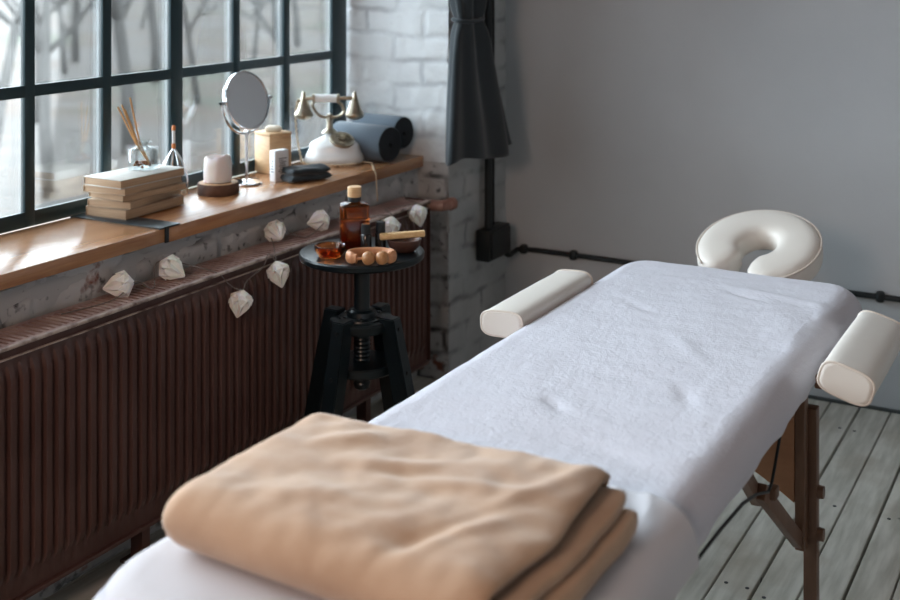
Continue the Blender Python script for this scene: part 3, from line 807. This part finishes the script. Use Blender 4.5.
# ring massager
rm = thing('ring_massager', 'oval wooden ring massager with two round balls at the front of the stool', 'massager', (-1.882, 2.945, SZ), cam_r + .06)
b = MB(); R_ = []; N = 60
for i in range(N):
    a = math.radians(-50 + 280 * i / (N - 1)); hx, hy = .064, .036
    c0 = V((hx * math.cos(a), hy * math.sin(a), .018)); nr = V((math.cos(a) / hx, math.sin(a) / hy, 0)).normalized()
    s = 1.0 if 2 < i < N - 3 else .8
    R_.append([c0 + nr * (.010 * s * math.cos(t)) + V((0, 0, .0175 * s * math.sin(t))) for t in [2 * PI * j / 20 for j in range(20)]])
b.rings(R_); b.build('ring', 'olive', rm, smooth=60)
for xx in (-.008, .031): MB().sphere((xx, -.030, .0195), .0195).build('ball', 'ball', rm, smooth=180)
MB().tube([(-.042, -.029, .018), (.044, -.027, .018)], .004, 8).build('pin', 'olive', rm)

# ------------------------------------------------------------------ sill
def slot(o): return o
def book(loc, rot, w_, l_, t_, col, label, pageslack=.004):
    o = thing('book', label, 'book', loc, rot, 'books stacked on the sill')
    cm = book_cover('book_cover', col); b = MB()
    c = .0022
    b.box((0, 0, c / 2), (w_, l_, c), bevel=.0006); b.box((0, 0, t_ - c / 2), (w_, l_, c), bevel=.0006)
    b.box((-w_ / 2 + c / 2, 0, t_ / 2), (c, l_, t_ - .0005), bevel=.0006)
    b.build('cover', cm, o, smooth=30)
    MB().box((.0005, 0, t_ / 2), (w_ - pageslack, l_ - pageslack * 1.2, t_ - 2 * c), bevel=.001).build('pages', 'page', o, smooth=30)
z = ZS + .004
kraft = (.46, .335, .22)
for (dx, dy, rot, w_, l_, t_, col, lab) in (
    (.002, -.002, .03, .155, .262, .028, (.33, .24, .165), 'tan book at the bottom of the stack on the window sill'),
    (-.008, .006, .15, .150, .268, .021, (.42, .31, .21), 'tan book second from the bottom of the sill stack'),
    (.006, .004, -.10, .150, .250, .019, (.38, .28, .19), 'brown book in the middle of the sill stack'),
    (-.006, -.004, .05, .158, .262, .020, (.45, .34, .24), 'tan book just under the pale book on top of the sill stack'),
    (.0, -.004, -.03, .152, .268, .025, (.55, .53, .49), 'pale grey covered book on top of the stack under the reed diffuser')):
    book((-2.600 + dx, 2.752 + dy, z), rot, w_, l_, t_, col, lab); z += t_ + .0004
ZB = z
df = thing('reed_diffuser', 'square clear glass reed diffuser standing on the stack of books', 'diffuser', (-2.61, 2.795, ZB), .2)
b = MB(); b.rings([superring(hx, hx, z_, 6, 40) for hx, z_ in ((.036, 0), (.039, .003), (.039, .058), (.035, .066), (.016, .070), (.014, .074), (.014, .080), (.019, .082), (.019, .090), (.013, .090), (.012, .072), (.033, .062), (.0355, .058), (.0355, .006), (.001, .005))])
b.build('glass_jar', 'clear', df, smooth=40)
b = MB(); rnd = random.Random(5)
for k in range(40):
    q = V((rnd.uniform(-.023, .023), rnd.uniform(-.023, .023), rnd.uniform(.009, .024)))
    b.sphere(q, rnd.uniform(.003, .006), 6, (1, 1, .6))
b.build('dried_petals', 'petals', df, smooth=0)
rx, ryv = V((math.cos(cam_r - .2), math.sin(cam_r - .2), 0)), V((-math.sin(cam_r - .2), math.cos(cam_r - .2), 0))
for a, e, hgt in ((-.070, .01, .188), (-.050, -.02, .198), (-.038, .03, .214), (-.046, .0, .182)):
    b = MB(); b.tube([rx * .020 + V((0, 0, .012)), rx * (-.002 + a * .35) + ryv * e * .3 + V((0, 0, .08)), rx * (a - .012) + ryv * e + V((0, 0, hgt))], .0026, 8); b.build('reed', 'reed', df, smooth=60)

hm = thing('head_massager', 'wire head massager with orange tipped handle standing behind the books', 'massager', (-2.660, 2.985, ZS))
b = MB()
for k in range(9):
    a = 2 * PI * k / 9 + .3; d = V((math.cos(a), math.sin(a), 0))
    b.tube(catmull([V((0, 0, .152)) + d * .002, V((0, 0, .140)) + d * .012, V((0, 0, .10)) + d * .034, V((0, 0, .05)) + d * .046, V((0, 0, .004)) + d * .044], 6), .0016, 6)
b.build('wires', 'chrome', hm)
MB().lathe([(.004, .150), (.0065, .152), (.0065, .166), (.005, .168), (.0045, .170)], n=16).build('lower_grip', 'orange', hm)
MB().lathe([(.0045, .168), (.0050, .170), (.0050, .208), (.0045, .210)], n=16).build('handle', 'label_white', hm)
MB().lathe([(.0045, .209), (.0065, .211), (.0065, .222), (.004, .226), (.001, .226)], n=16).build('tip', 'orange', hm)

ws = thing('wood_slice', 'round slice of log with dark bark carrying the white candle', 'wood slice', (-2.560, 3.085, ZS))
def blob(r, z0, z1, sd, m):
    R_ = []
    for z_, s in ((z0, .97), (z0 + .003, 1), ((z0 + z1) / 2, 1.02), (z1 - .002, 1), (z1, .985)):
        R_.append([V(((r * s * (1 + .05 * fb((math.cos(a) * 1.5, math.sin(a) * 1.5, sd)) + .012 * fb((math.cos(a) * 7, math.sin(a) * 7, z_ * 30)))) * math.cos(a), (r * s * (1 + .05 * fb((math.cos(a) * 1.5, math.sin(a) * 1.5, sd)))) * math.sin(a), z_)) for a in [2 * PI * j / 64 for j in range(64)]])
    b = MB(); b.rings(R_); return b
blob(.066, 0, .036, 1, None).build('bark', 'bark', ws, smooth=50)
blob(.061, .034, .0375, 1, None).build('cut_face', 'cutwood', ws, smooth=50)
cd = thing('candle', 'thick white pillar candle with melted top on the wood slice', 'candle', (-2.565, 3.088, ZS + .0377))
b = MB(); R_ = []
for r_, z_ in ((.040, 0), (.044, .002), (.045, .02), (.0445, .06), (.043, .078), (.038, .084), (.030, .080), (.018, .066), (.001, .062)):
    R_.append([V((r_ * math.cos(a) * (1 + .05 * fb((math.cos(a) * 2, math.sin(a) * 2, z_ * 20))), r_ * math.sin(a) * (1 + .05 * fb((math.cos(a) * 2, math.sin(a) * 2, z_ * 20))), z_ + (.013 * fb((math.cos(a) * 1.6, math.sin(a) * 1.6, 4)) if z_ > .05 and r_ > .02 else 0))) for a in [2 * PI * j / 48 for j in range(48)]])
b.rings(R_); b.build('wax', 'wax', cd, smooth=60)
MB().tube([(0, 0, .058), (.001, 0, .068), (.003, .001, .074)], .0014, 6).build('wick', 'ink', cd)

mr = thing('vanity_mirror', 'round chrome table mirror on a thin stem standing on the window sill', 'mirror', (-2.585, 3.262, ZS))
MB().lathe([(.052, 0), (.054, .003), (.052, .008), (.030, .013), (.010, .016), (.001, .016)], n=48).build('base', 'chrome', mr)
MB().lathe([(.0055, .012), (.0055, .165), (.009, .167), (.009, .178), (.004, .182)], n=16).build('stem', 'chrome', mr)
nrm = V((.96, -.10, .24)).normalized(); q = V((0, 0, 1)).rotation_difference(nrm).to_matrix(); mc = V((0, 0, .283))
MB().lathe([(.001, -.014), (.090, -.014), (.099, -.010), (.101, 0), (.099, .008), (.093, .009), (.092, .006), (.001, .006)], mc, 64, q).build('rim', 'chrome', mr)
MB().lathe([(.0925, .0062), (.0925, .0072), (.001, .0072)], mc, 64, q).build('mirror_glass', 'mirror', mr, smooth=30)
side = V((nrm.y, -nrm.x, 0)).normalized(); b = MB()
b.tube([mc + (side * math.cos(t) + V((0, 0, 1)) * math.sin(t)) * .112 - nrm * 0 for t in [PI + PI * k / 30 for k in range(31)]], .0042, 8)
for sg in (-1, 1): b.tube([mc + side * sg * .100, mc + side * sg * .121], .006, 10)
b.build('yoke', 'chrome', mr)

bx = thing('wooden_box', 'pale wooden box standing on the window sill behind the mirror', 'box', (-2.650, 3.495, ZS), -.36)
MB().box((0, 0, .066), (.10, .092, .132), bevel=.003).build('body', 'bamboo', bx)
b = MB(); b.box((0, 0, .139), (.102, .094, .013), bevel=.003); b.build('lid', 'bamboo', bx)
sp = MB(); sp.rings([superring(hx, hy, z_, 3, 28) for hx, hy, z_ in ((.026, .016, 0), (.030, .020, .005), (.029, .019, .014), (.020, .012, .020))])
tag(sp.build('soap_bar', mat('pale_soap', (.62, .52, .40), .5), None, (-2.645, 3.490, ZS + .146), .4), 'small pale soap bar lying on top of the wooden box', 'soap')
jt = thing('white_jar', 'slim white card carton with grey lettering leaning beside the wooden box', 'carton', (-2.525, 3.365, ZS), -.25)
MB().box((0, 0, .053), (.030, .060, .106), bevel=.002).build('carton', 'label_white', jt)
b = MB(); rnd = random.Random(2)
for k in range(9):
    z_ = .078 - k * .0062; 
    b.box((.0154, rnd.uniform(-.004, .004), z_), (.0008, rnd.uniform(.016, .036), .0026))
for k in range(5): b.box((rnd.uniform(-.002, .002), -.0304, .07 - k * .009), (rnd.uniform(.008, .018), .0008, .003))
b.build('printed_lettering', 'ink', jt, smooth=0)

# folded dark cloth
b = MB(); R_ = []
for lay, (zz, sc_, dx) in enumerate(((0, 1.0, 0), (.021, .93, .004))):
    R_ = []
    for i in range(40):
        y = -.082 + .164 * i / 39; e = max(.05, ends(y, -.082, .082, .014, .014)); ring = []
        for j in range(40):
            a = 2 * PI * j / 40; c_, s_ = math.cos(a), math.sin(a)
            px = .050 * sc_ * math.copysign(abs(c_) ** .7, c_); pz = .011 * e * math.copysign(abs(s_) ** .8, s_)
            q = V((px + dx + .006 * fb((y * 20, lay, 0)), y * sc_, zz + .011 + pz))
            q.z += (.006 * fb((q.x * 26, q.y * 22, lay * 3 + 1)) + .004) * (q.z / .03); ring.append(q)
        R_.append(ring)
    b.rings(R_)
tag(b.build('folded_cloth', 'dark_cloth', None, (-2.455, 3.418, ZS + .0005), -.42), 'dark grey folded cloth lying on the sill edge before the telephone', 'cloth')

# telephone
PX, PY = -2.580, 3.785
ph = thing('telephone', 'vintage white rotary telephone with bell ended handset on the window sill', 'telephone', (PX, PY, ZS), cam_r)
b = MB(); b.rings([superring(r_ * 1.0, r_ * .92, z_, 2.4, 56) for r_, z_ in ((.104, 0), (.110, .005), (.112, .016), (.109, .028), (.102, .040), (.097, .050), (.096, .060), (.094, .068), (.086, .075), (.068, .084), (.046, .095), (.028, .104), (.001, .106))])
b.build('base', 'porcelain', ph, smooth=60)
b = MB(); b.rings([superring(r_, r_ * .92, z_, 2.4, 56) for r_, z_ in ((.105, -.0005), (.1125, .0005), (.1125, .006), (.108, .009))]); b.build('base_trim', 'brass', ph)
# dial tilted to the viewer's right
dq = V((0, 0, 1)).rotation_difference(V((.20, -.42, .88)).normalized()).to_matrix(); dc = V((.030, -.045, .088))
b = MB(); b.lathe([(.001, .006), (.040, .006), (.047, .004), (.048, -.004), (.001, -.012)], dc, 40, dq)
for k in range(10):
    a = math.radians(30 * k + 20); b.lathe([(.0075, .004), (.0085, .0085), (.006, .0085), (.005, .0065), (.001, .0065)], dc + dq @ V((.033 * math.cos(a), .033 * math.sin(a), 0)), 12, dq)
b.lathe([(.016, .006), (.015, .012), (.001, .013)], dc, 20, dq)
b.build('dial', 'brass', ph)
b = MB(); b.lathe([(.030, .108), (.024, .116), (.013, .124), (.011, .150), (.015, .156), (.013, .162), (.009, .168), (.012, .176), (.001, .182)], (-.02, .004, 0), 20)
for sg in (-1, 1):
    b.tube(catmull([V((-.02, .004, .166)), V((-.02 + sg * .03, .004, .168)), V((-.02 + sg * .052, .004, .185)), V((-.03 + sg * .056, .004, .212)), V((-.034 + sg * .046, .004, .222))], 6), .0055, 8)
b.build('cradle', 'brass', ph)
hz = .234
hs_o = MB().tube([(-.062, .004, hz + .003), (.030, .004, hz + .003)], .0155, 18).build('handset', 'porcelain', ph, smooth=50); hs_o.location.x = -.018 * K
for xx, arm in ((-.062, [(-.060, .004, hz + .003), (-.088, .004, hz + .002), (-.106, .004, hz - .004), (-.124, .004, hz - .006)]), (.030, [(.030, .004, hz + .003), (.060, .004, hz + .004), (.085, .004, hz + .002), (.094, .004, hz - .008)])):
    b = MB(); b.lathe([(.017, -.005), (.018, 0), (.017, .005)], (xx, .004, hz + .003), 18, V((0, 0, 1)).rotation_difference(V((1, 0, 0))).to_matrix())
    b.tube(catmull(arm, 5), .0075, 10); b.build('handset_arm', 'brass', hs_o, smooth=50)
for xx, nm in ((-.100, 'mouthpiece'), (.092, 'earpiece')):
    b = MB(); b.lathe([(.001, .034), (.006, .030), (.008, .018), (.010, .010), (.013, 0), (.020, -.016), (.026, -.036), (.034, -.048), (.036, -.056), (.030, -.066), (.012, -.074), (.001, -.074)], (xx, .004, hz - .004), 24)
    b.build(nm, 'brass', hs_o, smooth=50)
# spiral cord: handset -> sill -> base
cp = catmull([(-.142, .004, hz - .008), (-.148, .0, .17), (-.142, -.004, .09), (-.128, -.008, .02), (-.105, -.085, .007), (-.02, -.135, .007), (.055, -.120, .007), (.085, -.098, .007)], 26)
b = MB(); hel = []; ph_ = 0
for i, q in enumerate(cp):
    t = (cp[min(i + 1, len(cp) - 1)] - cp[max(i - 1, 0)]).normalized(); x_ = t.cross(V((.2, .9, .3))).normalized(); y_ = t.cross(x_)
    hel.append(q + (x_ * math.cos(i * 1.05) + y_ * math.sin(i * 1.05)) * .0022)
b.tube(hel, .0032, 6); b.build('cord', 'cord', ph, smooth=180)
b = MB(); b.tube(catmull([(.088, -.04, .006), (.135, -.060, .005), (.150, -.125, .005), (.158, -.196, .004), (.166, -.203, -.012), (.168, -.201, -.05), (.172, -.203, -.11)], 8), .0028, 6)
b.build('line_cable', 'cord', ph, smooth=180)

# rolled mats against the brick reveal
def roll(loc, rot, L, r, tilt, label):
    o = thing('rolled_mat', label, 'rolled mat', loc, rot, 'rolled mats on the sill')
    T_ = Matrix.Rotation(tilt, 3, 'Y'); b = MB(); R_ = []
    for k, (x_, s) in enumerate(((0, .97), (.004, 1), (L * .3, 1.01), (L * .7, 1.0), (L - .004, 1), (L, .97))):
        R_.append([T_ @ V((-x_, r * s * (1 + .02 * fb((x_ * 9, math.cos(a), math.sin(a)))) * math.cos(a), r * s * math.sin(a))) + V((0, 0, r)) for a in [2 * PI * j / 48 for j in range(48)]])
    b.rings(R_, True, False, True); b.build('outer_layer', 'mat_grey', o, smooth=60)
    b = MB(); pts = []; N = 260; t_ = .0036       # spiral edge of the roll
    ins, outs = [], []
    for i in range(N + 1):
        a = 2 * PI * 6.5 * i / N; rr = .008 + (r * .925 - .008) * i / N
        outs.append((rr, a))
    R_ = []
    for rr, a in outs:
        c_, s_ = math.cos(a), math.sin(a)
        R_.append([T_ @ V((.002, (rr - t_) * c_, (rr - t_) * s_)) + V((0, 0, r)), T_ @ V((.002, (rr + t_) * c_, (rr + t_) * s_)) + V((0, 0, r)), T_ @ V((-.03, (rr + t_) * c_, (rr + t_) * s_)) + V((0, 0, r)), T_ @ V((-.03, (rr - t_) * c_, (rr - t_) * s_)) + V((0, 0, r))])
    b.rings(R_); b.build('rolled_edge', 'mat_dark', o, smooth=40)
    b = MB(); b.lathe([(r * .955, -.028), (r * .955, -.024), (.001, -.024)], (0, 0, r), 32, T_ @ Matrix.Rotation(PI / 2, 3, 'Y')); b.build('inner_layer', 'mat_dark', o)
roll((-2.385, 3.862, ZS + .001), math.radians(-9), .26, .067, 0, 'grey rolled mat lying next to the telephone, lower and nearer of the two rolls')
roll((-2.390, 3.968, ZS + .036), math.radians(-9), .22, .062, 0, 'grey rolled mat against the white brick, farther and higher of the two rolls')

# ------------------------------------------------------------------ curtain, conduit
cu = thing('curtain', 'charcoal curtain tied into a bunch hanging on the brick pier', 'curtain', (-2.165, 4.27, .82))
def cur(u, v):
    z = .875 + (2.75 - .875) * v
    zt_ = 1.395
    if z < zt_:
        f = (zt_ - z) / (zt_ - .875); hw = .084 + .160 * f ** .75; cy = 4.025 + .09 * f; hd = .040 + .022 * f; cx = -2.140
    else:
        f = min(1, (z - zt_) / .5); hw = .084 + .15 * smooth01(0, 1, f) ; cy = 4.025 - .05 * f; hd = .040 + .03 * f; cx = -2.140
    a = 2 * PI * u; pin = math.exp(-((z - zt_) / .03) ** 2)
    fold = (.30 - .12 * pin) * math.sin(a * 7 + 1.2 * fb((z * 2, 0, 1))) + .2 * math.sin(a * 4 + z * 2.5) + .10 * fb((math.cos(a) * 3, math.sin(a) * 3, z * 5))
    r = 1 + .95 * fold
    ez = .012 * (1 - v / .02) * math.sin(a * 3 + .6) if v < .02 else 0
    y = cy + hw * math.cos(a) * (1 + .10 * fold) * (1 - .14 * pin); x = cx + hd * math.sin(a) * r * (1 - .1 * pin)
    return (max(x, -2.190) + 2.165, y - 4.27, z - .82 + ez)
MB().surf(cur, 220, 150, True).build('fabric', 'curtain', cu, smooth=180, thick=.003)
b = MB(); N = 60
b.tube([V((-2.140 + .046 * math.sin(2 * PI * k / N) + 2.165, 4.025 + .084 * math.cos(2 * PI * k / N) - 4.27, 1.395 - .82 + .004 * math.sin(4 * PI * k / N))) for k in range(N + 1)], .008, 8, False)
b.build('tie_band', 'dark_cloth', cu)
MB().tube([(.02, 3.70 - 4.27, 2.75 - .82), (.02, 4.50 - 4.27, 2.75 - .82)], .012, 10).build('rod', 'black_matte', cu)

cn = thing('conduit', 'black vertical conduit pipe with junction box on the brick pier behind the curtain', 'conduit', (-2.225, 4.36, .40))
def cl(pts, o_=(-2.225, 4.36, .40)): return [V(p_) - V(o_) for p_ in pts]
MB().tube(cl([(-2.218, 4.345, .50), (-2.218, 4.345, 3.2)]), .0165, 12).build('riser_pipe', 'rubber', cn)
MB().tube(cl([(-2.224, 4.400, .50), (-2.224, 4.400, 3.2)]), .006, 8).build('thin_wire', 'rubber', cn)
MB().box(cl([(-2.212, 4.375, .482)])[0], (.060, .19, .125), bevel=.006).build('junction_box', 'rubber', cn)
MB().box(cl([(-2.178, 4.375, .482)])[0], (.012, .165, .105), bevel=.004).build('box_lid', 'rubber', cn)
oc = (-.5, 4.553, .41)
wc = thing('wall_cable', 'black cable clipped low along the grey back wall', 'cable', oc)
MB().tube(cl(catmull([(-2.20, 4.42, .445), (-2.18, 4.45, .415), (-2.185, 4.52, .415), (-2.16, 4.553, .42), (-1.937, 4.553, .4215), (-1.6, 4.553, .418), (-1.2, 4.553, .412), (-.747, 4.553, .411), (-.2, 4.553, .412), (.6, 4.553, .408), (2.3, 4.553, .41)], 6), oc), .0105, 10).build('cable', 'rubber', wc)
for xx in (-2.16, -1.937, -1.34, -.747, -.15, .45):
    b = MB(); b.box(cl([(xx, 4.552, .412 + .009 * (xx < -1.9))], oc)[0], (.030, .034, .040), bevel=.010)
    b.build('clip', 'rubber', wc)

# ------------------------------------------------------------------ light
wd = bpy.data.worlds.new('overcast'); bpy.context.scene.world = wd; wd.use_nodes = True
bg = wd.node_tree.nodes['Background']; bg.inputs[0].default_value = (.80, .915, 1.0, 1); bg.inputs[1].default_value = 6.0
pt = bpy.data.lights.new('window_daylight', 'AREA'); pt.shape = 'RECTANGLE'; pt.size = (WIN1 - WIN0) * K; pt.size_y = 1.75 * K
pt.cycles.is_portal = True
po = bpy.data.objects.new('window_daylight', pt); C.objects.link(po)
po.location = V((XW - .09, (WIN0 + WIN1) / 2, 1.75)) * K; po.rotation_euler = (PI / 2, 0, -PI / 2)
lm = bpy.data.lights.new('room_lamp', 'AREA'); lm.shape = 'DISK'; lm.size = .7 * K; lm.energy = 9; lm.color = (1, .70, .54)
lo = bpy.data.objects.new('room_lamp', lm); C.objects.link(lo); lo.location = V((-.9, -1.3, 2.2)) * K
d = V((-1.0, 2.6, .6)) - V((-.9, -1.3, 2.2)); lo.rotation_euler = d.to_track_quat('-Z', 'Y').to_euler()

# ------------------------------------------------------------------ camera
cd_ = bpy.data.cameras.new('camera'); co = bpy.data.objects.new('camera', cd_); C.objects.link(co)
co.location = V((0, 0, 1.62)) * K; co.rotation_euler = (PI / 2, 0, math.atan(668 / 1212))
cd_.sensor_width = 36; cd_.lens = 1212 / 900 * 36; cd_.shift_y = -340 / 900; cd_.clip_end = 500; cd_.clip_start = .02
cd_.dof.use_dof = True; cd_.dof.focus_distance = 3.12 * K; cd_.dof.aperture_fstop = 3.4
sc = bpy.context.scene; sc.camera = co
sc.view_settings.view_transform = 'Standard'; sc.view_settings.look = 'None'; sc.view_settings.gamma = 1
sc.view_settings.exposure = 1.36
sc.view_settings.use_curve_mapping = False
